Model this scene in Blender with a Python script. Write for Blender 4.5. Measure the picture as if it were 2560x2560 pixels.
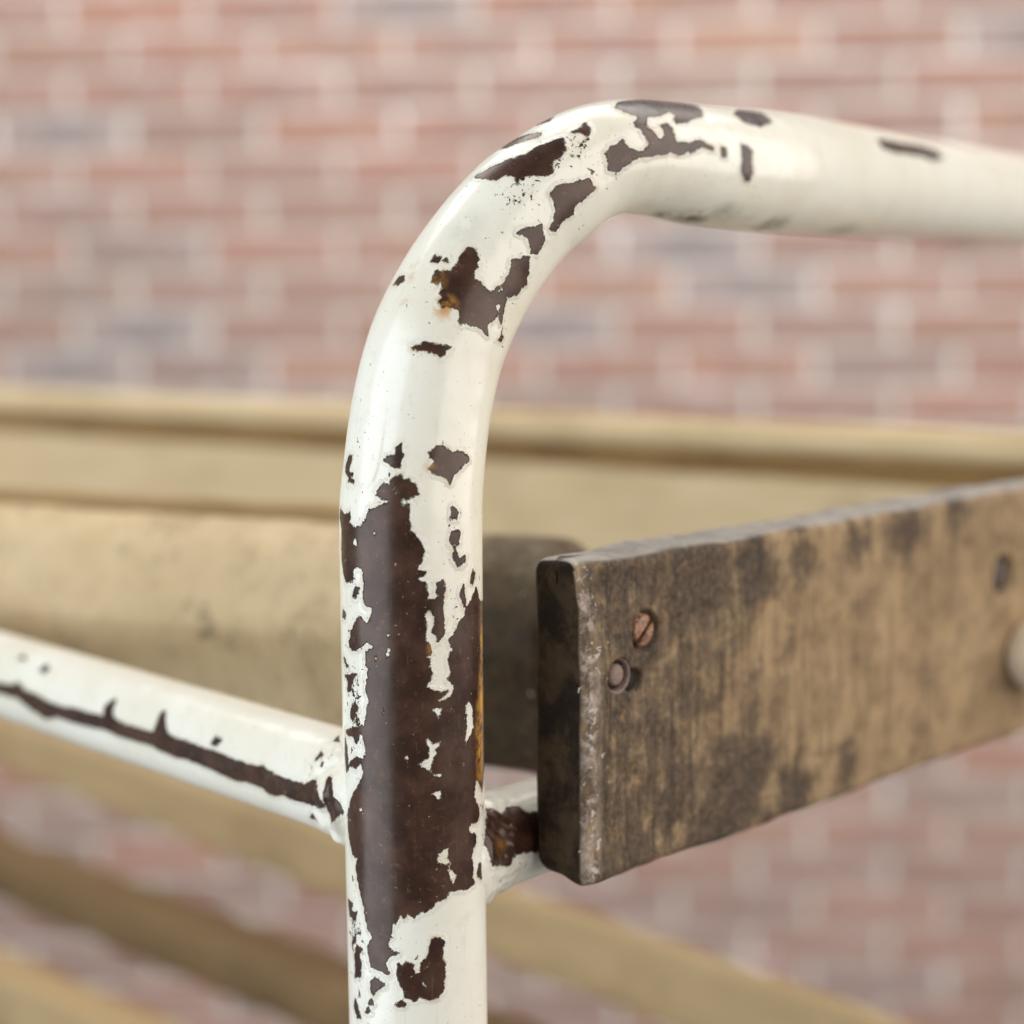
import bpy, math, random
import numpy as np
from mathutils import Vector, Matrix, noise as mnoise

random.seed(7); np.random.seed(7)
for o in list(bpy.data.objects): bpy.data.objects.remove(o)
scene = bpy.context.scene
COL = scene.collection

# ------------------------------------------------------------------ camera
FPX = 4800.0                       # focal length in pixels of the 2560 px photograph
CAM = Vector((0.0, 0.0, 0.62))
PITCH, ROLL = math.radians(7.2), math.radians(0.5)
fwd = Vector((0, math.cos(PITCH), -math.sin(PITCH)))
up0 = Vector((0, math.sin(PITCH), math.cos(PITCH)))
rt0 = Vector((1, 0, 0))
# the picture is turned counter-clockwise a little: the camera is rolled clockwise
rt = rt0 * math.cos(ROLL) - up0 * math.sin(ROLL)
upv = up0 * math.cos(ROLL) + rt0 * math.sin(ROLL)
cam_data = bpy.data.cameras.new('camera')
cam = bpy.data.objects.new('camera', cam_data); COL.objects.link(cam)
cam.matrix_world = Matrix(((rt.x, upv.x, -fwd.x, CAM.x), (rt.y, upv.y, -fwd.y, CAM.y), (rt.z, upv.z, -fwd.z, CAM.z), (0, 0, 0, 1)))
cam_data.sensor_width = 36.0
cam_data.lens = FPX / 2560.0 * 36.0
cam_data.clip_start, cam_data.clip_end = 0.02, 60.0
cam_data.dof.use_dof = True
cam_data.dof.focus_distance = 0.398
cam_data.dof.aperture_fstop = 6.9
scene.camera = cam

def at(px, py, d):
    """world point seen at photograph pixel (px, py), d metres along the optical axis"""
    return CAM + (fwd + rt * ((px - 1280) / FPX) - upv * ((py - 1280) / FPX)) * d

RT, UPV, FW, C0 = (np.array(v) for v in (rt, upv, fwd, CAM))
def project(P):
    d = P - C0
    z = d @ FW
    return 1280 + FPX * (d @ RT) / z, 1280 - FPX * (d @ UPV) / z, z

# ------------------------------------------------------------------ light
world = bpy.data.worlds.new('World'); scene.world = world; world.use_nodes = True
bg = world.node_tree.nodes['Background']
bg.inputs[0].default_value = (1.0, 0.98, 0.95, 1); bg.inputs[1].default_value = 0.27

def area(name, loc, target, sx, sy, power, color):
    l = bpy.data.lights.new(name, 'AREA'); l.shape = 'RECTANGLE'; l.size = sx; l.size_y = sy
    l.energy = power; l.color = color
    o = bpy.data.objects.new(name, l); COL.objects.link(o)
    o.location = loc
    o.rotation_euler = (Vector(target) - Vector(loc)).to_track_quat('-Z', 'Y').to_euler()
    return o
area('window_light', (-1.8, -0.6, 0.75), (0, 0.25, 0.6), 2.2, 2.5, 76, (0.82, 0.92, 1.0))
area('side_light', (1.9, -0.1, 1.3), (0, 0.3, 0.75), 3.4, 2.2, 80, (1.0, 0.975, 0.935))
area('ceiling_light', (0.0, 1.75, 2.35), (0.0, 2.1, 0.5), 3.2, 1.7, 76, (1.0, 0.985, 0.96))

scene.view_settings.view_transform = 'Standard'
scene.view_settings.look = 'None'
scene.view_settings.exposure = -0.14
scene.view_settings.gamma = 1.0
scene.view_settings.use_curve_mapping = False

# ------------------------------------------------------------------ helpers
def tag(o, label=None, cat=None, group=None, kind=None):
    for k, v in (('label', label), ('category', cat), ('group', group), ('kind', kind)):
        if v: o[k] = v
    return o

def empty(name, loc):
    o = bpy.data.objects.new(name, None); COL.objects.link(o); o.location = loc; o.empty_display_size = 0.05
    return o

def mesh_np(name, V, F, mat, parent=None, smooth=True, attrs=None, origin=(0, 0, 0)):
    """V (n,3) in world space, F (m,4) quads"""
    V = np.asarray(V, dtype=np.float64) - np.array(origin)
    F = np.asarray(F, dtype=np.int32)
    me = bpy.data.meshes.new(name)
    me.vertices.add(len(V)); me.vertices.foreach_set('co', V.astype(np.float32).ravel())
    k = F.shape[1]
    me.loops.add(F.size); me.loops.foreach_set('vertex_index', F.ravel())
    me.polygons.add(len(F))
    me.polygons.foreach_set('loop_start', np.arange(0, F.size, k, dtype=np.int32))
    me.polygons.foreach_set('use_smooth', np.full(len(F), smooth, dtype=bool))
    if attrs:
        for an, av in attrs.items():
            a = me.attributes.new(an, 'FLOAT', 'POINT'); a.data.foreach_set('value', np.asarray(av, dtype=np.float32).ravel())
    me.update(calc_edges=True); me.validate()
    me.materials.append(mat)
    o = bpy.data.objects.new(name, me); COL.objects.link(o)
    if parent is not None: o.parent = parent
    return o

class NT:
    """small node builder"""
    def __init__(self, name):
        self.m = bpy.data.materials.new(name); self.m.use_nodes = True
        self.t = self.m.node_tree; self.n = self.t.nodes; self.l = self.t.links
        self.b = self.n['Principled BSDF']
        self.tc = self.n.new('ShaderNodeTexCoord')
    def put(self, inp, v):
        if hasattr(v, 'links') or isinstance(v, bpy.types.NodeSocket): self.l.new(v, inp)
        else: inp.default_value = v
    def attr(self, name):
        a = self.n.new('ShaderNodeAttribute'); a.attribute_name = name; return a.outputs['Fac']
    def noise(self, scale, detail=4, rough=0.55, stretch=None, rot=None, seed=0.0, dist=0.0):
        nd = self.n.new('ShaderNodeTexNoise'); nd.inputs['Scale'].default_value = scale
        nd.inputs['Detail'].default_value = detail; nd.inputs['Roughness'].default_value = rough; nd.inputs['Distortion'].default_value = dist
        mp = self.n.new('ShaderNodeMapping'); mp.inputs['Location'].default_value = (seed, seed * 1.7, seed * 0.6)
        if stretch: mp.inputs['Scale'].default_value = stretch
        if rot: mp.inputs['Rotation'].default_value = rot
        self.l.new(self.tc.outputs['Object'], mp.inputs['Vector']); self.l.new(mp.outputs[0], nd.inputs['Vector'])
        return nd.outputs['Fac']
    def math(self, op, a, b=0.0, c=0.0, clamp=False):
        m = self.n.new('ShaderNodeMath'); m.operation = op; m.use_clamp = clamp
        self.put(m.inputs[0], a); self.put(m.inputs[1], b)
        if len(m.inputs) > 2: self.put(m.inputs[2], c)
        return m.outputs[0]
    def ramp(self, v, a, b, o0=0.0, o1=1.0):
        r = self.n.new('ShaderNodeMapRange'); r.interpolation_type = 'SMOOTHSTEP'
        self.put(r.inputs['Value'], v); self.put(r.inputs['From Min'], a); self.put(r.inputs['From Max'], b)
        self.put(r.inputs['To Min'], o0); self.put(r.inputs['To Max'], o1)
        return r.outputs['Result']
    def mix(self, f, a, b):
        m = self.n.new('ShaderNodeMix'); m.data_type = 'RGBA'
        self.put(m.inputs[0], f)
        self.put(m.inputs[6], a if not isinstance(a, tuple) else (*a, 1)); self.put(m.inputs[7], b if not isinstance(b, tuple) else (*b, 1))
        return m.outputs[2]
    def bump(self, h, dist, strength=1.0, normal=None):
        b = self.n.new('ShaderNodeBump'); b.inputs['Distance'].default_value = dist; b.inputs['Strength'].default_value = strength
        self.l.new(h, b.inputs['Height'])
        if normal is not None: self.l.new(normal, b.inputs['Normal'])
        return b.outputs[0]
    def out(self, color, rough, normal=None, spec=0.5, coat=None):
        self.put(self.b.inputs['Base Color'], color if not isinstance(color, tuple) else (*color, 1))
        self.put(self.b.inputs['Roughness'], rough); self.put(self.b.inputs['Specular IOR Level'], spec)
        if normal is not None: self.l.new(normal, self.b.inputs['Normal'])
        if coat is not None:
            self.put(self.b.inputs['Coat Weight'], coat); self.b.inputs['Coat Roughness'].default_value = 0.12
        return self.m

# ------------------------------------------------------------------ materials
def mat_paint(name='peeling_paint'):
    t = NT(name)
    chip = t.attr('chip'); wear = t.attr('wear'); rust = t.attr('rust'); grime = t.attr('grime')
    n_edge = t.noise(950, 6, 0.7, seed=0.3)
    n_mid = t.noise(330, 4, 0.6, seed=1.1)
    d = t.math('ADD', chip, t.math('MULTIPLY', t.math('SUBTRACT', n_edge, 0.5), 1.9))
    d = t.math('ADD', d, t.math('MULTIPLY', t.math('SUBTRACT', n_mid, 0.5), 0.9))
    # small flecks where the coat is worn: threshold follows the wear attribute
    fl = t.noise(620, 3, 0.5, seed=2.7, dist=0.6)
    thr = t.math('SUBTRACT', 0.815, t.math('MULTIPLY', wear, 0.235))
    fd = t.math('MULTIPLY', t.math('SUBTRACT', thr, fl), 9.0)
    fl2 = t.noise(1500, 4, 0.6, seed=22.0, dist=0.4)
    thr2 = t.math('SUBTRACT', 0.80, t.math('MULTIPLY', wear, 0.19))
    fd = t.math('MINIMUM', fd, t.math('MULTIPLY', t.math('SUBTRACT', thr2, fl2), 7.0))
    fl3 = t.noise(700, 3, 0.55, stretch=(1, 1, 0.3), rot=(0.3, 0.5, 0), seed=31.0)
    fd = t.math('MINIMUM', fd, t.math('MULTIPLY', t.math('SUBTRACT', t.math('SUBTRACT', 0.81, t.math('MULTIPLY', wear, 0.20)), fl3), 8.0))
    d_chip = t.math('SUBTRACT', d, 0.22)
    d = t.math('MINIMUM', d_chip, fd)
    # and islands of paint left inside the bare patch
    isl = t.noise(480, 4, 0.6, seed=5.2)
    idd = t.math('MULTIPLY', t.math('SUBTRACT', isl, 0.745), 10.0)
    d = t.math('MAXIMUM', d, idd)
    mask = t.ramp(d, -0.10, 0.10)                     # 1 = paint
    # paint
    big = t.noise(38, 3, 0.5, seed=3.0)
    fine = t.noise(240, 4, 0.6, seed=4.0)
    paint = t.mix(t.ramp(big, 0.35, 0.7), (0.765, 0.725, 0.63), (0.71, 0.66, 0.545))
    paint = t.mix(t.math('MULTIPLY', t.ramp(fine, 0.52, 0.78), 0.25), paint, (0.52, 0.46, 0.35))
    strk = t.noise(160, 5, 0.7, stretch=(3, 3, 0.25), seed=41.0)
    paint = t.mix(t.math('MULTIPLY', t.ramp(strk, 0.55, 0.75), 0.28), paint, (0.47, 0.40, 0.28))
    speck = t.noise(1100, 2, 0.5, seed=43.0)
    paint = t.mix(t.math('MULTIPLY', t.ramp(speck, 0.70, 0.76), 0.55), paint, (0.24, 0.19, 0.13))
    near = t.ramp(d_chip, 1.0, 0.0)
    paint = t.mix(t.math('MULTIPLY', near, t.math('MULTIPLY', t.ramp(n_mid, 0.48, 0.62), 0.55)), paint, (0.55, 0.36, 0.17))
    paint = t.mix(t.math('MULTIPLY', rust, t.ramp(n_mid, 0.40, 0.58)), paint, (0.50, 0.22, 0.05))
    paint = t.mix(t.math('MULTIPLY', grime, t.ramp(fine, 0.30, 0.55)), paint, (0.17, 0.14, 0.075))
    # brown undercoat
    met = t.mix(t.ramp(t.noise(120, 5, 0.6, seed=6.0), 0.35, 0.7), (0.026, 0.0105, 0.0065), (0.064, 0.030, 0.019))
    met = t.mix(t.math('MULTIPLY', rust, t.ramp(fine, 0.35, 0.6)), met, (0.62, 0.29, 0.045))
    met = t.mix(t.math('MULTIPLY', t.ramp(t.noise(520, 5, 0.7, seed=8.0), 0.57, 0.70), 0.55), met, (0.15, 0.066, 0.030))
    scrt = t.noise(300, 4, 0.7, stretch=(6, 6, 0.35), seed=12.0)
    met = t.mix(t.math('MULTIPLY', t.ramp(scrt, 0.62, 0.72), 0.35), met, (0.17, 0.12, 0.10))
    met = t.mix(t.math('MULTIPLY', t.ramp(t.noise(900, 3, 0.6, seed=15.0), 0.68, 0.74), 0.6), met, (0.42, 0.33, 0.24))
    col = t.mix(mask, met, paint)
    rough = t.math('ADD', t.ramp(mask, 0, 1, 0.29, 0.20), t.math('MULTIPLY', t.math('SUBTRACT', fine, 0.5), 0.30))
    rough = t.math('ADD', rough, t.math('MULTIPLY', grime, 0.4))
    h2 = t.noise(55, 2, 0.5, seed=9.0)
    nrm = t.bump(t.math('ADD', t.ramp(d, -0.16, 0.18), t.math('MULTIPLY', t.math('MULTIPLY', t.ramp(d_chip, 1.3, 0.2), mask), 0.22)), 0.00070, 1.0)
    nrm = t.bump(t.math('ADD', t.math('MULTIPLY', h2, 1.0), t.math('MULTIPLY', fine, 0.05)), 0.0011, 0.55, nrm)
    t.put(t.b.inputs['Specular Tint'], t.mix(mask, (1.0, 0.86, 0.78), (1.0, 1.0, 1.0)))
    return t.out(col, rough, nrm, t.ramp(mask, 0, 1, 0.42, 0.5))

def mat_wood(name, light, mid, dark, stained=False, rough=0.6):
    t = NT(name)
    grain = t.noise(30, 6, 0.6, stretch=(0.6, 3, 3.2) if not stained else (1.6, 2, 1.4), seed=1.0, dist=0.4)
    blot = t.noise(26, 5, 0.62, seed=2.0)
    col = t.mix(t.ramp(grain, 0.33, 0.68), light, mid)
    col = t.mix(t.math('MULTIPLY', t.ramp(blot, 0.50, 0.72), 0.55), col, dark)
    if stained:
        st = t.attr('stain'); fk = t.attr('fleck')
        scr = t.noise(70, 6, 0.72, stretch=(7, 7, 0.32), seed=3.0, dist=0.3)      # upright saw marks
        mott = t.noise(95, 7, 0.72, seed=4.0, dist=0.3)
        fine = t.noise(600, 4, 0.65, seed=5.0)
        dirt = t.attr('dirt')
        col = t.mix(t.math('MULTIPLY', t.math('MULTIPLY', t.ramp(scr, 0.48, 0.68), 0.62), dirt), col, (0.11, 0.073, 0.042))
        col = t.mix(t.math('MULTIPLY', t.math('MULTIPLY', t.ramp(mott, 0.42, 0.64), 0.55), dirt), col, (0.16, 0.105, 0.062))
        s = t.math('ADD', st, t.math('MULTIPLY', t.math('SUBTRACT', mott, 0.5), 1.7))
        s = t.math('ADD', s, t.math('MULTIPLY', t.math('SUBTRACT', scr, 0.5), 0.95))
        s = t.math('ADD', s, t.math('MULTIPLY', t.math('SUBTRACT', fine, 0.5), 0.6))
        dk = t.mix(t.ramp(fine, 0.32, 0.68), (0.050, 0.035, 0.025), (0.130, 0.090, 0.060))
        dk = t.mix(t.math('MULTIPLY', t.ramp(scr, 0.5, 0.7), 0.7), dk, (0.042, 0.032, 0.026))
        crust = t.noise(230, 6, 0.75, seed=11.0, dist=0.5)
        s = t.math('ADD', s, t.math('MULTIPLY', t.math('SUBTRACT', crust, 0.5), 1.2))
        col = t.mix(t.ramp(s, 0.12, 0.85), col, dk)
        col = t.mix(t.math('MULTIPLY', t.ramp(crust, 0.56, 0.68), t.math('MULTIPLY', dirt, 0.5)), col, (0.30, 0.165, 0.075))
        edge = t.attr('edge')
        col = t.mix(t.math('MULTIPLY', edge, t.ramp(crust, 0.42, 0.58)), col, t.mix(t.ramp(fine, 0.4, 0.6), (0.30, 0.23, 0.19), (0.44, 0.37, 0.32)))
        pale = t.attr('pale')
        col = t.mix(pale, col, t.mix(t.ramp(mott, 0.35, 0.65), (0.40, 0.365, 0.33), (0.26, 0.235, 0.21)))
        stain_shade = t.attr('stain_shade')
        col = t.mix(stain_shade, col, t.mix(t.ramp(mott, 0.4, 0.65), (0.013, 0.0075, 0.0042), (0.056, 0.034, 0.017)))  # near-black for board ends: old stain with shade painted in
        spk = t.noise(420, 3, 0.55, seed=7.0, dist=0.5)
        th = t.math('SUBTRACT', 0.78, t.math('MULTIPLY', fk, 0.27))
        col = t.mix(t.ramp(t.math('SUBTRACT', spk, th), -0.01, 0.05), col, (0.46, 0.40, 0.35))
        h = t.math('ADD', t.math('MULTIPLY', scr, 0.3), t.math('ADD', t.math('MULTIPLY', mott, 0.7), t.math('MULTIPLY', fine, 0.25)))
        nrm = t.bump(h, 0.0010, 0.8)
        r = t.math('ADD', rough - 0.15, t.math('MULTIPLY', mott, 0.25))
    else:
        nrm = t.bump(grain, 0.001, 0.5); r = rough
    return t.out(col, r, nrm, 0.10 if stained else 0.2)

M_PAINT = mat_paint()
M_PLANK = mat_wood('weathered_plank', (0.38, 0.26, 0.145), (0.30, 0.20, 0.11), (0.205, 0.135, 0.077), True, 0.62)
M_SLAT = mat_wood('pale_slat', (0.62, 0.465, 0.275), (0.55, 0.405, 0.225), (0.42, 0.305, 0.17), False, 0.6)
M_SLATST = mat_wood('stained_slat', (0.58, 0.44, 0.265), (0.52, 0.385, 0.22), (0.42, 0.305, 0.17), True, 0.6)
M_BACKSHADE = mat_wood('back_gap_shade', (0.27, 0.155, 0.05), (0.19, 0.105, 0.034), (0.12, 0.065, 0.022), False, 0.65)  # brown paints the gap shadow below the top rail
M_NEARSHADE = mat_wood('near_gap_shade', (0.37, 0.25, 0.12), (0.29, 0.185, 0.08), (0.17, 0.105, 0.045), False, 0.65)  # brown paints the gap shadow above the near slat
M_LOWER = mat_wood('olive_slat', (0.40, 0.28, 0.145), (0.34, 0.235, 0.12), (0.25, 0.165, 0.08), False, 0.6)
M_DARKW = mat_wood('dark_wood', (0.20, 0.125, 0.058), (0.16, 0.098, 0.045), (0.11, 0.07, 0.034), False, 0.65)

def mat_rust():
    t = NT('rusty_steel')
    a = t.noise(500, 5, 0.65, seed=1.0); b = t.noise(1400, 3, 0.6, seed=2.0)
    c = t.mix(t.ramp(a, 0.35, 0.62), (0.10, 0.040, 0.018), (0.34, 0.15, 0.07))
    c = t.mix(t.ramp(b, 0.56, 0.70), c, (0.52, 0.38, 0.27))
    return t.out(c, 0.5, t.bump(a, 0.0004, 0.8), 0.5)
M_RUST = mat_rust()
def mat_plain(name, c, rough, sc=300):
    t = NT(name); a = t.noise(sc, 4, 0.6)
    col = t.mix(t.ramp(a, 0.35, 0.7), c, tuple(x * 0.72 for x in c))
    return t.out(col, rough, t.bump(a, 0.0003, 0.6), 0.5)
M_DKRUST = mat_plain('dark_rust', (0.10, 0.065, 0.05), 0.6)
M_PINK = mat_plain('worn_filler', (0.25, 0.165, 0.13), 0.75, 1500)
M_HOLE = mat_plain('dark_hole', (0.012, 0.008, 0.007), 0.8)
M_STEEL = mat_plain('pale_steel', (0.45, 0.38, 0.33), 0.45)
M_CREAM = mat_plain('cream_cap_paint', (0.90, 0.76, 0.58), 0.5, 60)

def mat_brick():
    t = NT('brick')
    oi = t.n.new('ShaderNodeObjectInfo')
    a = t.noise(28, 5, 0.6, seed=1.0); b = t.noise(9, 3, 0.5, seed=2.0)
    c = t.mix(t.math('MULTIPLY', t.ramp(a, 0.36, 0.68), 0.32), oi.outputs['Color'], (0.58, 0.49, 0.42))
    c = t.mix(t.math('MULTIPLY', t.ramp(b, 0.50, 0.72), 0.30), c, (0.30, 0.20, 0.18))
    # over-burnt blue-grey heart of some bricks (strength carried by the object colour's alpha)
    sx = t.n.new('ShaderNodeSeparateXYZ'); t.l.new(t.tc.outputs['Object'], sx.inputs[0])
    q = t.math('ADD', t.math('ABSOLUTE', t.math('SUBTRACT', sx.outputs['X'], 0.015)), t.math('MULTIPLY', t.math('SUBTRACT', b, 0.5), 0.08))
    k = t.math('MULTIPLY', t.ramp(q, 0.075, 0.035), t.math('SUBTRACT', 1.0, oi.outputs['Alpha']))
    c = t.mix(k, c, (0.10, 0.115, 0.135))
    return t.out(c, 0.85, t.bump(a, 0.003, 0.6), 0.25)
M_BRICK = mat_brick()
def mat_mortar():
    t = NT('mortar'); a = t.noise(60, 5, 0.6); b = t.noise(3, 3, 0.5, seed=4)
    c = t.mix(t.ramp(a, 0.3, 0.7), (0.76, 0.71, 0.65), (0.62, 0.57, 0.52))
    c = t.mix(t.math('MULTIPLY', t.ramp(b, 0.4, 0.7), 0.3), c, (0.56, 0.50, 0.46))
    w = t.noise(11, 3, 0.5, seed=7); c = t.mix(t.ramp(w, 0.55, 0.68), c, (0.90, 0.87, 0.84))
    return t.out(c, 0.9, t.bump(a, 0.003, 0.6), 0.2)
M_MORTAR = mat_mortar()

# ------------------------------------------------------------------ brick wall
WY = math.radians(5.35)                                # the wall's right end stands nearer
WD = 3.05
wx = Vector((math.cos(WY), -math.sin(WY), 0)); wz = Vector((0, 0, 1)); wn = Vector((-math.sin(WY), -math.cos(WY), 0))
w0 = Vector((0, WD, 0))
def wall_uv(px, py):
    d = (at(px, py, 1.0) - CAM)
    t = (w0 - CAM).dot(wn) / d.dot(wn)
    p = CAM + d * t
    return (p - w0).dot(wx), p.z
COURSE, BL, JOINT = 0.0625, 0.213, 0.0135
u_a, z_a = wall_uv(505, 229)        # head joint of one course, middle height of that course
u_b, _ = wall_uv(649, 122)
u_c, _ = wall_uv(649 - 338, 122)
PITCHX = u_b - u_c
BL = PITCHX - JOINT
wall = empty('brick_wall', w0 + wx * 0.0)
wall.rotation_euler = (0, 0, -WY)
tag(wall, 'long red brick wall with pale mortar joints, blurred behind the bench', 'wall')
random.seed(11)
def brick_mesh(i):
    """box with worn corners: front face inset a little, 12 faces"""
    r = random.Random(i)
    L, H, T = BL / 2, (COURSE - JOINT) / 2, 0.05
    j = lambda s: r.uniform(-s, s)
    V, F = [], []
    for (ins, y) in ((0.0, T), (0.0, -0.001), (0.0035, -0.004)):
        for sx, sz in ((-1, -1), (1, -1), (1, 1), (-1, 1)):
            V.append((sx * (L - ins) + j(0.0012), y + j(0.0008), sz * (H - ins) + j(0.0012)))
    for k in range(2):
        for q in range(4):
            F.append((4 * k + q, 4 * k + (q + 1) % 4, 4 * k + 4 + (q + 1) % 4, 4 * k + 4 + q))
    F.append((8, 9, 10, 11)); F.append((3, 2, 1, 0))
    me = bpy.data.meshes.new('brick'); me.from_pydata(V, [], F); me.materials.append(M_BRICK); me.update()
    return me
BM = [brick_mesh(i) for i in range(8)]
palette = [((0.36, 0.155, 0.105), 6), ((0.34, 0.16, 0.115), 6), ((0.37, 0.17, 0.11), 4), ((0.31, 0.155, 0.12), 4), ((0.32, 0.185, 0.14), 2), ((0.40, 0.155, 0.095), 2), ((0.28, 0.165, 0.14), 1)]
pal = [c for c, n in palette for _ in range(n)]
darkspots = [(130, 335), (340, 822), (150, 918), (1611, 610), (1870, 712), (2540, 80), (1420, 815), (860, 25)]
cand = []
for r in range(-38, 24):
    zc = z_a + r * COURSE
    off = u_a if r % 2 == 0 else u_b
    for k in range(-9, 10):
        uc = off + (k + 0.5) * PITCHX
        P = w0 + wx * uc; P.z = zc
        x, y, _ = project(np.array([P]))
        x, y = float(x[0]), float(y[0])
        if -900 < x < 3460 and -700 < y < 3700: cand.append((abs(x - 1280) + 0.0 if False else max(abs(x - 1280), abs(y - 1280)), uc, zc, x, y, r, k))
cand.sort()
darkset = set()
for dx, dy in darkspots:
    best = min(cand, key=lambda c: abs(c[3] - dx) * 0.5 + abs(c[4] - dy) * 1.6)
    darkset.add((best[5], best[6]))
rest_V, rest_F = [], []
for n, (_, uc, zc, x, y, r, k) in enumerate(cand):
    me = BM[(r * 7 + k * 3) % 8]
    if n < 300:
        o = bpy.data.objects.new('brick', me); COL.objects.link(o); o.parent = wall
        o.location = (uc, random.uniform(-0.0015, 0.0015), zc)
        o.rotation_euler = (0, random.uniform(-0.006, 0.006), 0)
        c = random.choice(pal); f = random.uniform(0.90, 1.10)
        burnt = random.choice((0.0, 0.0, 0.0, 0.0, 0.0, 0.15))
        if (r, k) in darkset: c = (0.33, 0.235, 0.22); f = 1; burnt = random.uniform(0.25, 0.45)
        g = 0.10; m = 0.24                               # fired-clay colours, dusty
        c = tuple(x * (1 - g) + m * g for x in c)
        o.color = (c[0] * f, c[1] * f, c[2] * f, 1 - burnt)
    else:
        b = len(rest_V)
        rest_V += [(v.co.x + uc, v.co.y, v.co.z + zc) for v in me.vertices]
        rest_F += [tuple(b + i for i in p.vertices) for p in me.polygons]
me = bpy.data.meshes.new('outer_bricks'); me.from_pydata(rest_V, [], rest_F); me.materials.append(M_BRICK); me.update()
o = bpy.data.objects.new('outer_bricks', me); COL.objects.link(o); o.parent = wall; o.color = (0.38, 0.16, 0.11, 1); tag(o, kind='stuff')
us = [c[1] for c in cand]; zs = [c[2] for c in cand]
x0, x1, z0, z1 = min(us) - 0.1, max(us) + 0.1, min(zs) - 0.03, max(zs) + 0.03
V = [(x, y, z) for y in (0.0015, 0.10) for (x, z) in ((x0, z0), (x1, z0), (x1, z1), (x0, z1))]
F = [(0, 1, 2, 3), (7, 6, 5, 4), (0, 4, 5, 1), (1, 5, 6, 2), (2, 6, 7, 3), (3, 7, 4, 0)]
me = bpy.data.meshes.new('mortar'); me.from_pydata(V, [], F); me.materials.append(M_MORTAR); me.update()
o = bpy.data.objects.new('mortar', me); COL.objects.link(o); o.parent = wall

# ------------------------------------------------------------------ bench
post_ref = at(1027, 1300, 0.405)
BASE = Vector((post_ref.x, post_ref.y, 0.0))
bench = empty('bench', BASE)
tag(bench, 'weathered bench with peeling cream tube armrest and worn wooden boards', 'bench')
ORG = tuple(BASE)

def catmull(P, R, steps):
    """dense samples through points P with radii R"""
    P = [np.array(p) for p in P]; out, rad = [], []
    n = len(P)
    for i in range(n - 1):
        p0, p1, p2, p3 = P[max(i - 1, 0)], P[i], P[i + 1], P[min(i + 2, n - 1)]
        t0 = 0.0; t1 = t0 + np.linalg.norm(p1 - p0) ** 0.5 if i > 0 else -1
        a = np.linalg.norm(p2 - p1)
        d1 = (p2 - p0) / max(np.linalg.norm(p2 - p1) + np.linalg.norm(p1 - p0), 1e-9) * a if i > 0 else (p2 - p1)
        d2 = (p3 - p1) / max(np.linalg.norm(p3 - p2) + np.linalg.norm(p2 - p1), 1e-9) * a if i < n - 2 else (p2 - p1)
        for k in range(steps):
            t = k / steps
            h00 = 2*t**3 - 3*t**2 + 1; h10 = t**3 - 2*t**2 + t; h01 = -2*t**3 + 3*t**2; h11 = t**3 - t**2
            out.append(h00*p1 + h10*d1 + h01*p2 + h11*d2); s = t*t*(3-2*t); rad.append(R[i]*(1-s) + R[i+1]*s)
    out.append(P[-1]); rad.append(R[-1])
    return np.array(out), np.array(rad)

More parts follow.
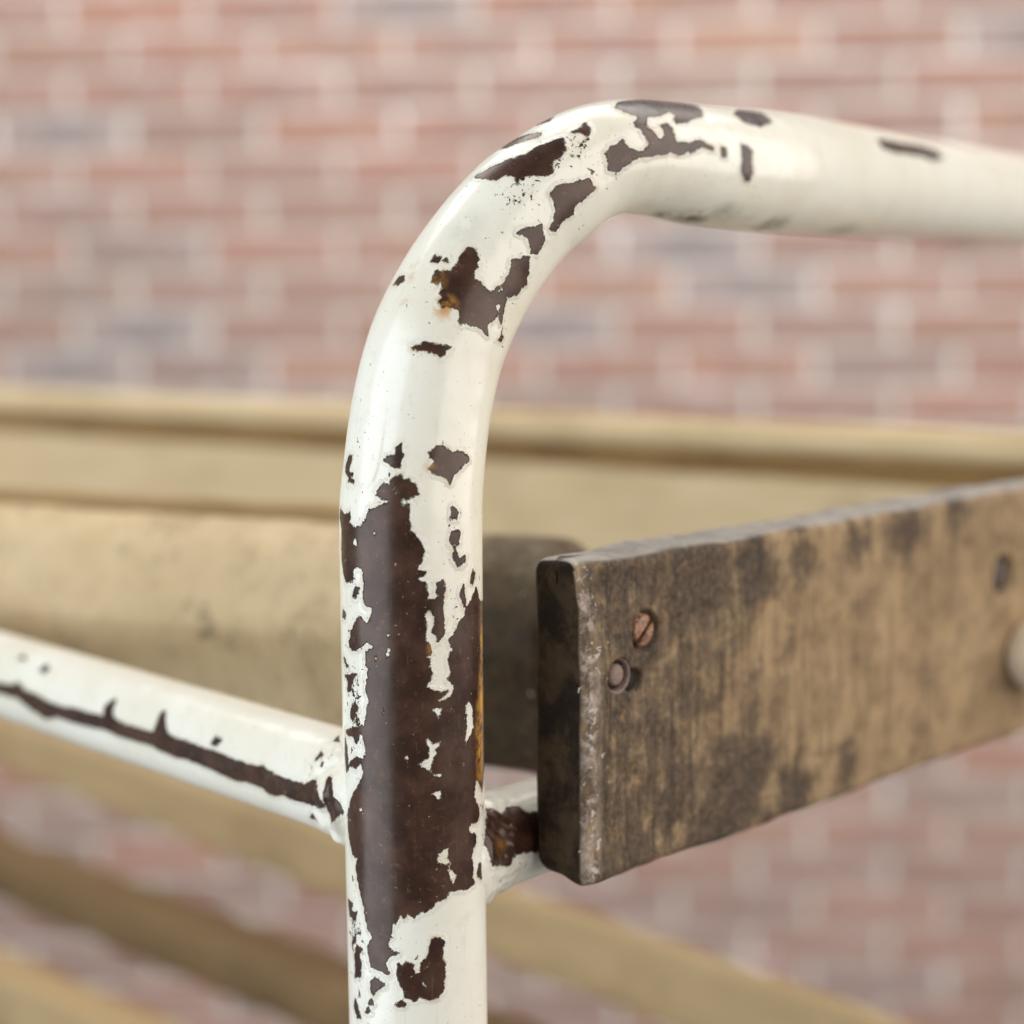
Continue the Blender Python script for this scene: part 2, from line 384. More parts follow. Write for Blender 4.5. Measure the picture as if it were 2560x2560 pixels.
class Tube:
    """swept tube as a dense grid with chip / wear / rust / grime attributes given on the unrolled surface"""
    def __init__(self, C, R, ds_list, nth, start_normal):
        seg = np.linalg.norm(np.diff(C, axis=0), axis=1); S = np.concatenate([[0], np.cumsum(seg)])
        # smooth the dense centre line a little
        svals = [0.0]
        while svals[-1] < S[-1] - 1e-6:
            svals.append(min(svals[-1] + ds_list(svals[-1]), S[-1]))
        s = np.array(svals)
        c = np.stack([np.interp(s, S, C[:, k]) for k in range(3)], 1)
        r = np.interp(s, S, R)
        T = np.gradient(c, s, axis=0)
        w = max(1, 9)
        Tp = np.pad(T, ((w, w), (0, 0)), mode='edge'); ker = np.ones(2 * w + 1) / (2 * w + 1)
        T = np.stack([np.convolve(Tp[:, k], ker, mode='valid') for k in range(3)], 1)
        T /= np.linalg.norm(T, axis=1)[:, None]
        N = np.zeros_like(T); n = np.array(start_normal); n = n - T[0] * (n @ T[0]); n /= np.linalg.norm(n); N[0] = n
        for i in range(1, len(s)):
            n = n - T[i] * (n @ T[i]); n /= np.linalg.norm(n); N[i] = n
        B = np.cross(T, N)
        th = np.linspace(0, 2 * math.pi, nth, endpoint=False)
        self.s, self.c, self.r, self.T, self.N, self.B, self.th, self.nth = s, c, r, T, N, B, th, nth
        D = N[:, None, :] * np.cos(th)[None, :, None] + B[:, None, :] * np.sin(th)[None, :, None]
        self.D = D
        self.V = c[:, None, :] + D * r[:, None, None]
        self.px, self.py, self.pz = (a.reshape(len(s), nth) for a in project(self.V.reshape(-1, 3)))
        view = self.V - C0; view /= np.linalg.norm(view, axis=2)[:, :, None]
        self.face = -(D * view).sum(2)
        self.chip = np.full((len(s), nth), 8.0)
        self.wear = np.zeros((len(s), nth)); self.rust = np.zeros((len(s), nth)); self.grime = np.zeros((len(s), nth))
        self.rm = float(np.median(r))
    def locate(self, x, y):
        """surface coordinates (s mm, arc mm) seen at photograph pixel; pixels past the outline wrap round the back"""
        d2 = (self.px - x) ** 2 + (self.py - y) ** 2
        d2 = np.where(self.face > 0.02, d2, 1e12)
        m = d2.min()
        if m < 30:
            cand_ = np.where(d2 < m + 12); k = np.argmin(self.pz[cand_]); i, j = cand_[0][k], cand_[1][k]
        else:
            i, j = np.unravel_index(np.argmin(d2), d2.shape)
        th = self.th[j]; ds = 0.0
        if m > 30:
            jc = int(np.argmax(self.face[i])); dj = ((j - jc + self.nth // 2) % self.nth) - self.nth // 2
            hw = self.r[i] * FPX / self.pz[i, jc]
            th = th + math.copysign(min(math.sqrt(m) / hw * 1.2, 1.3), dj)
        else:
            # first-order refinement inside the cell
            i2 = min(i + 1, len(self.s) - 1); j2 = (j + 1) % self.nth
            if i2 > i:
                A = np.array([[self.px[i2, j] - self.px[i, j], self.px[i, j2] - self.px[i, j]], [self.py[i2, j] - self.py[i, j], self.py[i, j2] - self.py[i, j]]])
                if abs(np.linalg.det(A)) > 0.5:
                    q = np.linalg.solve(A, [x - self.px[i, j], y - self.py[i, j]]); q = np.clip(q, -1, 1)
                    th += q[1] * 2 * math.pi / self.nth; ds = q[0] * (self.s[i2] - self.s[i])
        return (self.s[i] + ds) * 1000, th
    def sdf(self, poly):
        """signed distance in mm (negative inside) to a polygon in photograph pixels, on the unrolled surface"""
        L = [self.locate(*p) for p in poly]
        th0 = L[0][1]; pts = []
        prev = th0
        for s, th in L:
            d = (th - prev + math.pi) % (2 * math.pi) - math.pi; prev = prev + d
            pts.append((s, prev * self.rm * 1000))
        pts = np.array(pts)
        full = 2 * math.pi * self.rm * 1000
        mid = 0.5 * (pts[:, 1].min() + pts[:, 1].max())
        i0, i1 = np.searchsorted(self.s * 1000, [pts[:, 0].min() - 6, pts[:, 0].max() + 6])
        S = (self.s[i0:i1] * 1000)[:, None] + np.zeros(self.nth)[None]
        A = (self.th * self.rm * 1000)[None] + np.zeros(i1 - i0)[:, None]
        A = (A - mid + full / 2) % full - full / 2 + mid
        d2 = np.full(S.shape, 1e9); ins = np.zeros(S.shape, bool)
        n = len(pts)
        for k in range(n):
            a, b = pts[k], pts[(k + 1) % n]
            e = b - a; l2 = max(e @ e, 1e-12)
            t = np.clip(((S - a[0]) * e[0] + (A - a[1]) * e[1]) / l2, 0, 1)
            d2 = np.minimum(d2, (S - a[0] - t * e[0]) ** 2 + (A - a[1] - t * e[1]) ** 2)
            c = (a[1] > A) != (b[1] > A)
            with np.errstate(divide='ignore', invalid='ignore'):
                xx = (b[0] - a[0]) * (A - a[1]) / (b[1] - a[1]) + a[0]
            ins ^= c & (S < xx)
        return slice(i0, i1), np.where(ins, -1, 1) * np.sqrt(d2)
    def hole(self, poly):
        sl, d = self.sdf(poly); self.chip[sl] = np.minimum(self.chip[sl], d)
    def island(self, poly):
        sl, d = self.sdf(poly); self.chip[sl] = np.maximum(self.chip[sl], -d)
    def spot(self, field, x, y, rad, amount, stretch=1.0):
        """soft patch of a field round a photograph pixel, rad in mm; stretch lengthens it along the tube"""
        s, th = self.locate(x, y)
        full = 2 * math.pi * self.rm * 1000
        A = (self.th * self.rm * 1000 - th * self.rm * 1000 + full / 2) % full - full / 2
        q = np.sqrt((((self.s * 1000 - s) / stretch) ** 2)[:, None] + (A ** 2)[None]) / rad
        f = getattr(self, field); f[:] = np.maximum(f, amount * np.clip(1.25 - q, 0, 1))
    def build(self, name, parent, caps=True):
        nr, nt = len(self.s), self.nth
        idx = np.arange(nr * nt).reshape(nr, nt)
        a = idx[:-1]; b = np.roll(idx, -1, axis=1)[:-1]; c = np.roll(idx, -1, axis=1)[1:]; d = idx[1:]
        F = np.stack([a, b, c, d], -1).reshape(-1, 4)
        lump = np.zeros((nr, nt))
        return mesh_np(name, self.V.reshape(-1, 3), F, M_PAINT, parent, True,
                       {'chip': self.chip, 'wear': self.wear, 'rust': self.rust, 'grime': self.grime}, ORG)

def Z(ox, oy, sc, pts): return [(ox + x / sc, oy + y / sc) for x, y in pts]

# ---- armrest tube: vertical post, bend, arm going back to the right
down = [Vector((post_ref.x, post_ref.y, z)) for z in (0.0, 0.30)]
pr = [down[0], down[1], at(1027, 1300, 0.405) + Vector((0, 0, -0.13)), at(1027, 1300, 0.405)]
rr = [0.015, 0.015, 0.015, 0.0151]
arm_pts = [(1037, 1150, 0.4055, 352), (1058, 1000, 0.406, 348), (1093, 862, 0.407, 342), (1148, 742, 0.409, 332), (1211, 641, 0.411, 322), (1297, 535, 0.414, 311),
           (1376, 472, 0.417, 303), (1448, 423, 0.421, 290), (1522, 397, 0.426, 282), (1605, 395, 0.435, 284), (1750, 416, 0.452, 299), (1934, 432, 0.480, 300),
           (2242, 466, 0.556, 257), (2560, 503, 0.668, 216), (2800, 530, 0.79, 182), (2960, 549, 0.90, 160)]
for x, y, d, w in arm_pts:
    pr.append(at(x, y, d)); rr.append(w * d / FPX / 2)
C, R = catmull(pr, rr, 40)
# smooth the centre line and the radii a little so that the bend reads as one sweep
def smooth(A, n, reps):
    A = A.copy()
    for _ in range(reps):
        B = A.copy(); B[1:-1] = 0.25 * A[:-2] + 0.5 * A[1:-1] + 0.25 * A[2:]; A = B
    return A
C = smooth(C, 1, 30); R = smooth(R[:, None], 1, 200)[:, 0]
Sd = np.concatenate([[0], np.cumsum(np.linalg.norm(np.diff(C, axis=0), axis=1))])
pxd, pyd, _ = project(C)
s_in = Sd[np.argmax(pyd < 2640)]; s_out = Sd[np.argmax(pxd > 2000)]; s_far = Sd[np.argmax(pxd > 2640)]
step = lambda s: 0.004 if s < s_in - 0.004 else (0.00028 if s < s_out else (0.0005 if s < s_far else 0.004))
tube = Tube(C, R, step, 340, (0.3, 1.0, 0.0))

G, H, FF, B_, Z1, E, FZ, K = (780, 1560, 3.22), (780, 1960, 3.22), (840, 1250, 4.83), (800, 1000, 3.22), (1100, 200, 2.415), (1500, 240, 4.83), (780, 300, 2.415), (1080, 580, 6.44)
main = Z(*FF, [(700,-20),(770,0),(790,80),(860,70),(885,130),(885,380),(950,400),(975,470),(1010,510),(1065,620),(1030,700),(1010,760),(975,800),(985,850),(1040,880),(1080,870),(1060,920),(1000,930),(975,960),(1060,1010),(1110,1140),(1085,1180),(1100,1210),(1200,1215),(1250,1160),(1210,1130),(1245,1070),(1230,1020),(1290,980),(1310,1100),(1285,1240),(1270,1350),(1295,1420),(1300,1600),(1270,1640),(1230,1710),(1220,1640),(1180,1590),(1205,1420),(1130,1320),(1065,1370),(1080,1500),(1070,1720),(1120,1750),(1140,1850),(1080,1880)])
main += Z(*G, [(905,270),(940,290),(935,340),(960,400),(920,500),(960,540),(1040,550),(1090,545),(1060,580),(1000,610),(1030,635),(1100,600),(1140,560),(1150,490),(1100,450),(1125,380),(1100,280),(1140,210),(1110,130)])
main += Z(*FF, [(1450,1600),(1480,1500),(1560,1400),(1570,1300),(1620,1240),(1700,1070),(1740,1220),(1765,1230),(1900,1240)])
main += Z(*G, [(1500,200),(1510,600),(1510,1000),(1440,1090),(1395,1200),(1375,1340),(1345,1250),(1315,1250),(1305,1400),(1355,1520),(1335,1590),(1290,1600),(1258,1640),(1262,1685),(1320,1690),(1322,1760),(1292,1800)])
main += Z(*H, [(1285,600),(1295,680),(1290,750),(1310,800),(1250,840),(1150,850),(1100,850),(1085,900),(1000,950),(950,1005),(860,1030),(820,1075),(770,1040),(740,1080),(710,1045),(670,1120),(640,1100),(630,1220),(605,1270),(610,1330),(690,1360),(640,1375),(610,1390),(570,1450),(600,1500),(620,1525),(540,1490),(480,1470),(470,1420),(450,1300),(490,1240),(460,1180),(430,1060),(420,980),(380,830),(355,700),(370,600),(320,560),(290,400),(280,240),(320,110),(360,40)])
main += Z(*G, [(380,1300),(420,1200),(400,1120),(440,1060),(430,950),(400,880),(420,820),(440,740),(460,620),(440,540),(445,450),(465,350),(440,340),(440,230),(510,190),(470,150),(430,140),(380,190),(320,205),(300,170),(310,60)])
main += Z(*FF, [(200,1560),(280,1410),(330,1460),(380,1510),(440,1370),(440,1300),(360,1260),(330,1180),(340,1100),(335,900),(310,830),(250,790),(205,840),(190,950),(150,990),(110,980),(90,880),(65,740),(60,560),(60,320),(35,200),(40,110),(100,190),(160,170),(150,280),(230,350),(320,310),(380,220),(410,130),(480,110),(540,80),(640,40)])
tube.hole(main)
for zz, pts in [
    (FF, [(235,430),(265,490),(255,575),(205,550),(195,490)]),
    (G, [(1230,660),(1260,610),(1300,660),(1305,830),(1280,900),(1235,990),(1230,930),(1240,830)]),
    (G, [(960,670),(1060,670),(1040,740),(1020,800),(1000,740),(960,710)]),
    (G, [(900,930),(940,915),(980,960),(1040,940),(1030,990),(1000,1010),(1020,1030),(980,1100),(960,1170),(1000,1210),(1050,1200),(1040,1240),(990,1240),(940,1190),(870,1160),(840,1130),(890,1110),(930,1060),(930,1000)]),
    (G, [(945,1370),(1000,1340),(1040,1330),(1040,1390),(1020,1440),(990,1400)]),
    (H, [(1010,560),(1060,520),(1110,500),(1100,590),(1130,640),(1120,680),(1170,720),(1155,790),(1135,820),(1110,770),(1090,700),(1100,650),(1000,650)]),
    (G, [(590,90),(620,60),(640,95),(610,120)]), (G, [(615,160),(645,200),(625,250),(590,305),(590,240)]), (G, [(555,700),(575,675),(600,715),(575,740)]),
    (H, [(370,200),(400,175),(415,215),(385,230)]), (FF, [(915,1140),(945,1050),(955,1090),(935,1155)]), (G, [(740,1075),(770,1050),(785,1085),(755,1105)]),
    (FF, [(440,400),(470,360),(490,400),(465,440)]), (G, [(500,260),(520,240),(525,285),(510,300)])]:
    tube.island(Z(*zz, pts))
HOLES = [
    (K, [(310,665),(360,570),(420,510),(460,400),(500,330),(580,255),(640,275),(700,300),(725,370),(735,460),(715,560),(670,620),(660,770),(760,810),(830,890),(930,990),(985,1090),(1020,1220),(1045,1310),(1010,1400),(890,1480),(890,1660),(830,1590),(720,1510),(600,1470),(510,1450),(470,1470),(445,1440),(465,1360),(450,1240),(330,1210),(240,1190),(160,1200),(120,1110),(180,1090),(150,980),(170,860),(150,790),(80,820),(10,810),(20,720),(70,630),(150,640),(230,640)]),
    (K, [(1290,470),(1420,450),(1470,405),(1550,410),(1555,560),(1550,690),(1500,730),(1525,840),(1430,900),(1380,1010),(1260,1020),(1190,1010),(1180,1130),(1160,1230),(1140,1380),(1115,1470),(1095,1380),(1105,1150),(1060,1130),(1000,1180),(990,1090),(940,1010),(1000,950),(1050,890),(1170,840),(1200,760),(1260,680),(1280,560)]),
    (Z1, [(470,920),(530,900),(580,895),(610,875),(620,930),(632,970),(590,1045),(552,1045),(548,985),(520,935)]),
    (Z1, [(665,690),(720,635),(790,630),(900,600),(930,660),(860,720),(810,760),(800,810),(740,850),(700,910),(665,905),(690,850),(705,780),(690,730)]),
    (Z1, [(210,585),(290,540),(400,490),(520,450),(580,410),(660,380),(740,350),(755,420),(720,470),(680,485),(675,560),(640,580),(520,575),(480,590),(465,625),(450,585),(400,565),(340,605),(270,595)]),
    (Z1, [(360,415),(400,370),(480,340),(610,318),(590,345),(480,375),(400,405)]), (Z1, [(575,262),(600,235),(680,215),(655,245),(590,268)]),
    (Z1, [(800,315),(850,290),(875,260),(905,310),(890,345),(860,320)]),
    (E, [(75,700),(120,620),(220,590),(270,535),(310,590),(350,650),(430,670),(500,690),(590,620),(600,570),(540,470),(510,400),(430,370),(430,320),(470,260),(440,230),(360,215),(270,170),(190,140),(230,60),(480,20),(640,0),(850,30),(1000,60),(1150,90),(1240,190),(1220,250),(1100,270),(1040,310),(930,325),(900,280),(930,240),(830,180),(720,230),(640,240),(560,240),(550,330),(570,390),(650,440),(690,520),(750,550),(800,470),(770,400),(730,360),(820,340),(870,390),(900,480),(930,570),(1000,575),(1100,580),(1150,550),(1220,540),(1280,580),(1370,620),(1380,660),(1340,650),(1240,610),(1130,670),(1100,680),(1060,650),(1020,690),(960,710),(900,690),(850,670),(780,700),(680,700),(570,740),(470,735),(400,770),(340,820),(280,840),(240,900),(190,905),(100,890),(110,820)]),
    (E, [(1465,615),(1515,635),(1522,735),(1475,725)]), (E, [(1715,595),(1790,615),(1835,680),(1830,800),(1840,930),(1812,1030),(1755,1012),(1705,900),(1725,760)]),
    ((0, 0, 1), [(1838,286),(1850,270),(1905,280),(1930,304),(1900,314),(1862,306)]),
    ((1900, 200, 2.927), [(860,425),(960,445),(1090,465),(1200,485),(1300,515),(1345,570),(1260,585),(1180,552),(1090,542),(980,522),(890,488)]),
    (FZ, [(600,1378),(640,1360),(690,1350),(760,1358),(830,1375),(800,1395),(775,1425),(720,1400),(690,1385),(640,1395)]),
    (FZ, [(487,992),(520,953),(552,948),(545,977),(510,992)]), (FZ, [(718,852),(740,823),(778,833),(762,857)]), (FZ, [(788,852),(810,836),(818,857)]), (FZ, [(1128,1332),(1150,1295),(1158,1320),(1140,1340)]),
    (B_, [(520,480),(560,455),(610,445),(620,380),(655,350),(645,410),(670,440),(645,490),(640,545),(600,545),(560,505)]),
    (B_, [(875,430),(930,385),(1000,380),(1045,410),(1060,430),(1140,420),(1200,480),(1130,545),(1075,610),(1045,670),(1015,620),(930,595),(885,555),(940,490),(890,460)]),
    (B_, [(470,740),(500,690),(560,680),(600,620),(640,605),(680,645),(720,640),(730,680),(770,690),(785,755),(730,770),(690,800),(640,790),(600,800),(500,800)]),
    (B_, [(207,520),(225,460),(255,448),(248,500),(229,530),(229,580),(255,605),(230,620),(202,570)]), (B_, [(226,657),(240,617),(273,662)]),
    (B_, [(1057,943),(1070,872),(1113,910),(1097,948)]), (B_, [(1048,1153),(1060,1067),(1118,1062),(1113,1158)]),
    (B_, [(1080,1188),(1103,1250),(1120,1285),(1170,1260),(1168,1300),(1115,1330),(1076,1270)]), (B_, [(1216,1465),(1233,1365),(1246,1400),(1234,1475)]),
    (B_, [(1132,1560),(1158,1495),(1158,1560),(1174,1640),(1160,1665)]), (B_, [(265,1580),(290,1510),(308,1520),(290,1590)]), (B_, [(175,1740),(180,1690),(200,1720),(195,1750)]),
    (H, [(690,1530),(700,1450),(730,1480),(760,1440),(810,1460),(825,1540),(870,1520),(890,1440),(940,1390),(955,1290),(980,1235),(1030,1240),(1055,1270),(1045,1380),(1065,1450),(1065,1560),(1050,1660),(1010,1720),(950,1740),(870,1715),(830,1740),(760,1715),(740,1650),(705,1600)]),
    (H, [(686,1782),(720,1752),(748,1780),(710,1794)]), (H, [(285,930),(322,960),(312,1010),(349,1050),(342,1085),(296,1040)]),
    (H, [(338,1400),(358,1295),(393,1330),(373,1370),(389,1440),(389,1540),(347,1555),(352,1460)]), (H, [(472,1600),(510,1566),(575,1615),(520,1655),(495,1695),(477,1650)]),
    (H, [(336,1790),(350,1735),(389,1872),(363,1876)]), (H, [(322,1283),(347,1215),(343,1275)]), (H, [(430,1835),(450,1805),(470,1833)]), (H, [(456,1762),(480,1736),(489,1773)]),
    (G, [(267,420),(353,407),(323,443),(313,523),(287,533),(287,453)]), (G, [(252,270),(288,342),(263,325)]), (G, [(307,703),(345,637),(369,680),(343,724),(325,775),(307,742)]),
    (G, [(267,860),(320,838),(423,827),(383,873),(353,955),(332,900),(287,893)]), (G, [(262,900),(278,1000),(288,1150),(269,1185),(259,1050)]), (G, [(297,1133),(360,1077),(404,1100),(353,1155)]),
    (H, [(1330,745),(1345,650),(1365,640),(1372,760)]), (H, [(545,1480),(580,1450),(600,1500)])]
for zz, pts in HOLES: tube.hole(Z(*zz, pts))
tube.island(Z(*H, [(872,1600),(895,1580),(945,1630),(910,1655)]))
tube.island(Z(*K, [(1060,920),(1110,870),(1165,900),(1150,970),(1110,960),(1070,990)]))
tube.island(Z(*B_, [(570,722),(612,685),(603,745)]))
# worn, flecked areas
for x, y, r, a, st in [(885, 1750, 5, 0.85, 5), (880, 1450, 4, 0.55, 3), (890, 2350, 6, 0.8, 3), (1140, 1560, 5, 0.5, 3), (1210, 2050, 5, 0.5, 3), (1190, 400, 10, 0.62, 1.2), (1300, 470, 9, 0.8, 1.0),
                       (1430, 370, 8, 0.8, 1.3), (1520, 420, 7, 0.75, 1.0), (1260, 620, 9, 0.5, 1), (1250, 830, 6, 0.6, 2), (1180, 830, 8, 0.45, 2), (1640, 330, 10, 0.6, 1.4), (1150, 2330, 7, 0.4, 2),
                       (1000, 1220, 8, 0.55, 1), (1130, 1330, 6, 0.6, 2), (900, 1100, 5, 0.5, 2), (1050, 750, 6, 0.5, 1), (1230, 1250, 5, 0.35, 3)]:
    tube.spot('wear', x, y, r, a, st)
# everything else (also the sides the camera does not see) is lightly worn
tube.wear[:] = np.maximum(tube.wear, 0.27)
for x, y, r, a, st in [(1207, 1650, 1.5, 1.0, 9), (1206, 1760, 2.0, 1.0, 5), (1203, 1850, 2.4, 1.0, 5), (1112, 768, 2.6, 0.95, 1), (1095, 705, 2.0, 0.6, 1), (1030, 690, 1.6, 0.4, 1), (1075, 1165, 1.5, 0.6, 1), (1132, 765, 1.5, 0.7, 1),
                       (1035, 660, 1.3, 0.35, 1.2), (1500, 460, 3, 0.22, 1), (1005, 760, 2.0, 0.25, 1), (1210, 1980, 1.6, 0.8, 3), (1075, 1620, 0.9, 0.6, 2)]:
    tube.spot('rust', x, y, r, a, st)
for x, y, r, a, st in [(1725, 548, 4.0, 1.0, 1.6), (1660, 540, 3.0, 0.85, 1.8), (1930, 565, 4.8, 0.85, 1.4), (1810, 535, 4.0, 0.5, 1.5), (2100, 580, 4.5, 0.6, 2.5), (2400, 605, 4, 0.6, 4), (1160, 570, 5, 0.18, 1)]:
    tube.spot('grime', x, y, r, a, st)
def raise_poly(tb, poly, h, soft):
    sl, d = tb.sdf(poly)
    k = np.clip((soft - d) / (2 * soft), 0, 1); k = k * k * (3 - 2 * k)
    ss = tb.s[sl]; k = k * np.clip((ss.max() - 0.006 - ss) / 0.022, 0, 1)[:, None]      # fades out upwards
    tb.V[sl] += tb.D[sl] * (k * h)[:, :, None]
raise_poly(tube, Z(*B_, [(560,-150),(530,150),(495,400),(465,560),(430,660),(380,708),(335,700),(300,640),(290,450),(330,200),(400,-150)]), 0.00030, 0.45)
raise_poly(tube, Z(*K, [(560,1900),(680,1640),(900,1660),(840,1850),(700,2100),(620,2400),(560,2300)]), 0.0002, 1.2)
raise_poly(tube, Z(*B_, [(1060,-100),(1120,-100),(1110,200),(1075,350),(1040,420),(1045,200)]), 0.00015, 1.2)
arm = tube.build('armrest_tube', bench)
arm['label'] = 'cream armrest tube with large bare brown patch'

# ---- rails welded to the post
def rail(name, P0, P1, rad, flare, fine, s_fine):
    n = 60
    C = np.array([np.array(P0) + (np.array(P1) - np.array(P0)) * i / n for i in range(n + 1)])
    L = np.linalg.norm(C[-1] - C[0])
    # denser near the weld
    ts = np.concatenate([np.linspace(0, 0.04, 41), np.linspace(0.04, L, 60)[1:]])
    dirn = (C[-1] - C[0]) / L
    C = C[0] + dirn * ts[:, None]
    R = rad + flare * np.exp(-np.maximum(ts - 0.010, 0) / 0.0055)
    tb = Tube(C, R, lambda s: fine if s < s_fine else 0.004, 220, (0, 0, 1))
    near = np.where((tb.s < 0.030))[0]
    for i in near:
        w = math.exp(-((tb.s[i] - 0.0165) / 0.0055) ** 2)
        if w < 0.02: continue
        for j in range(tb.nth):
            p = tb.V[i, j]
            tb.V[i, j] += tb.D[i, j] * w * 0.0014 * (0.35 + mnoise.noise(tuple(p * 190)) + 0.5 * mnoise.noise(tuple(p * 420)))
    return tb
def on_post(py):
    """point on the post's axis seen at photograph height py"""
    zz = np.linspace(0.2, post_ref.z, 800); P = np.column_stack([np.full(800, post_ref.x), np.full(800, post_ref.y), zz])
    _, y, _ = project(P); return Vector(P[int(np.argmin(abs(y - py)))])
l_start = on_post(2013); l1 = at(0, 1684, 0.545)
ld = (l1 - l_start).normalized()
lr = rail('cross_rail', l_start, l1 + ld * 0.5, 0.0116, 0.0025, 0.00036, 0.21)
LZ = (0, 1700, 2.147)
lr.hole(Z(*LZ, [(-60,20),(60,45),(90,30),(130,70),(200,100),(270,140),(330,160),(400,170),(500,200),(560,210),(570,150),(610,120),(595,170),(600,220),(680,260),(780,290),(830,300),(870,180),(890,300),(940,330),(1000,345),(1080,380),(1150,400),(1250,445),(1320,470),(1400,480),(1480,530),(1560,560),(1640,580),(1690,560),(1720,610),(1740,660),(1710,665),(1640,640),(1580,630),(1520,600),(1450,600),(1400,560),(1320,530),(1250,520),(1170,480),(1080,440),(1000,410),(920,390),(850,360),(800,330),(720,310),(650,290),(560,250),(460,230),(380,210),(300,180),(240,195),(160,140),(90,80),(-60,40)]))
lr.chip -= 0.65
for zz, pts in [(LZ, [(1135,342),(1160,305),(1185,325),(1160,350)]), (LZ, [(1697,435),(1722,390),(1735,412)]), ((0, 900, 2.147), [(215,1662),(245,1635),(265,1655),(235,1680)]), ((0, 900, 2.147), [(95,1602),(120,1583),(132,1607)]),
                (G, [(150,1240),(178,1250),(168,1380),(222,1450),(250,1510),(152,1590)]), (LZ, [(1660,740),(1685,720),(1700,745)]), (LZ, [(1795,330),(1812,310),(1815,335)])]:
    lr.hole(Z(*zz, pts))
lr.wear[:] = 0.16
for x, y, r, a, st in [(800, 1900, 8, 0.6, 1.5), (620, 1900, 10, 0.35, 2)]: lr.spot('wear', x, y, r, a, st)
for x, y, r, a, st in [(838, 2060, 4, 0.5, 1), (845, 1880, 3, 0.35, 1)]: lr.spot('grime', x, y, r, a, st)
lr.build('cross_rail', bench)

pdir = Vector((math.sin(math.radians(43.6)), math.cos(math.radians(43.6)), 0))
pin = Vector((-pdir.y, pdir.x, 0))                     # towards the inside of the bench
r_start = on_post(2161)
rr_t = rail('side_rail', r_start, r_start + pdir * 0.45, 0.0108, 0.0028, 0.00045, 0.06)
DZ = (1180, 1900, 4.83)
rr_t.hole(Z(*DZ, [(170,600),(300,640),(370,680),(430,580),(560,560),(640,640),(800,640),(800,1100),(480,1110),(450,1270),(250,1260),(190,1080),(150,1000)]))
rr_t.wear[:] = 0.35
rr_t.spot('rust', 1250, 2120, 2.0, 0.35, 1)
rr_t.build('side_rail', bench)

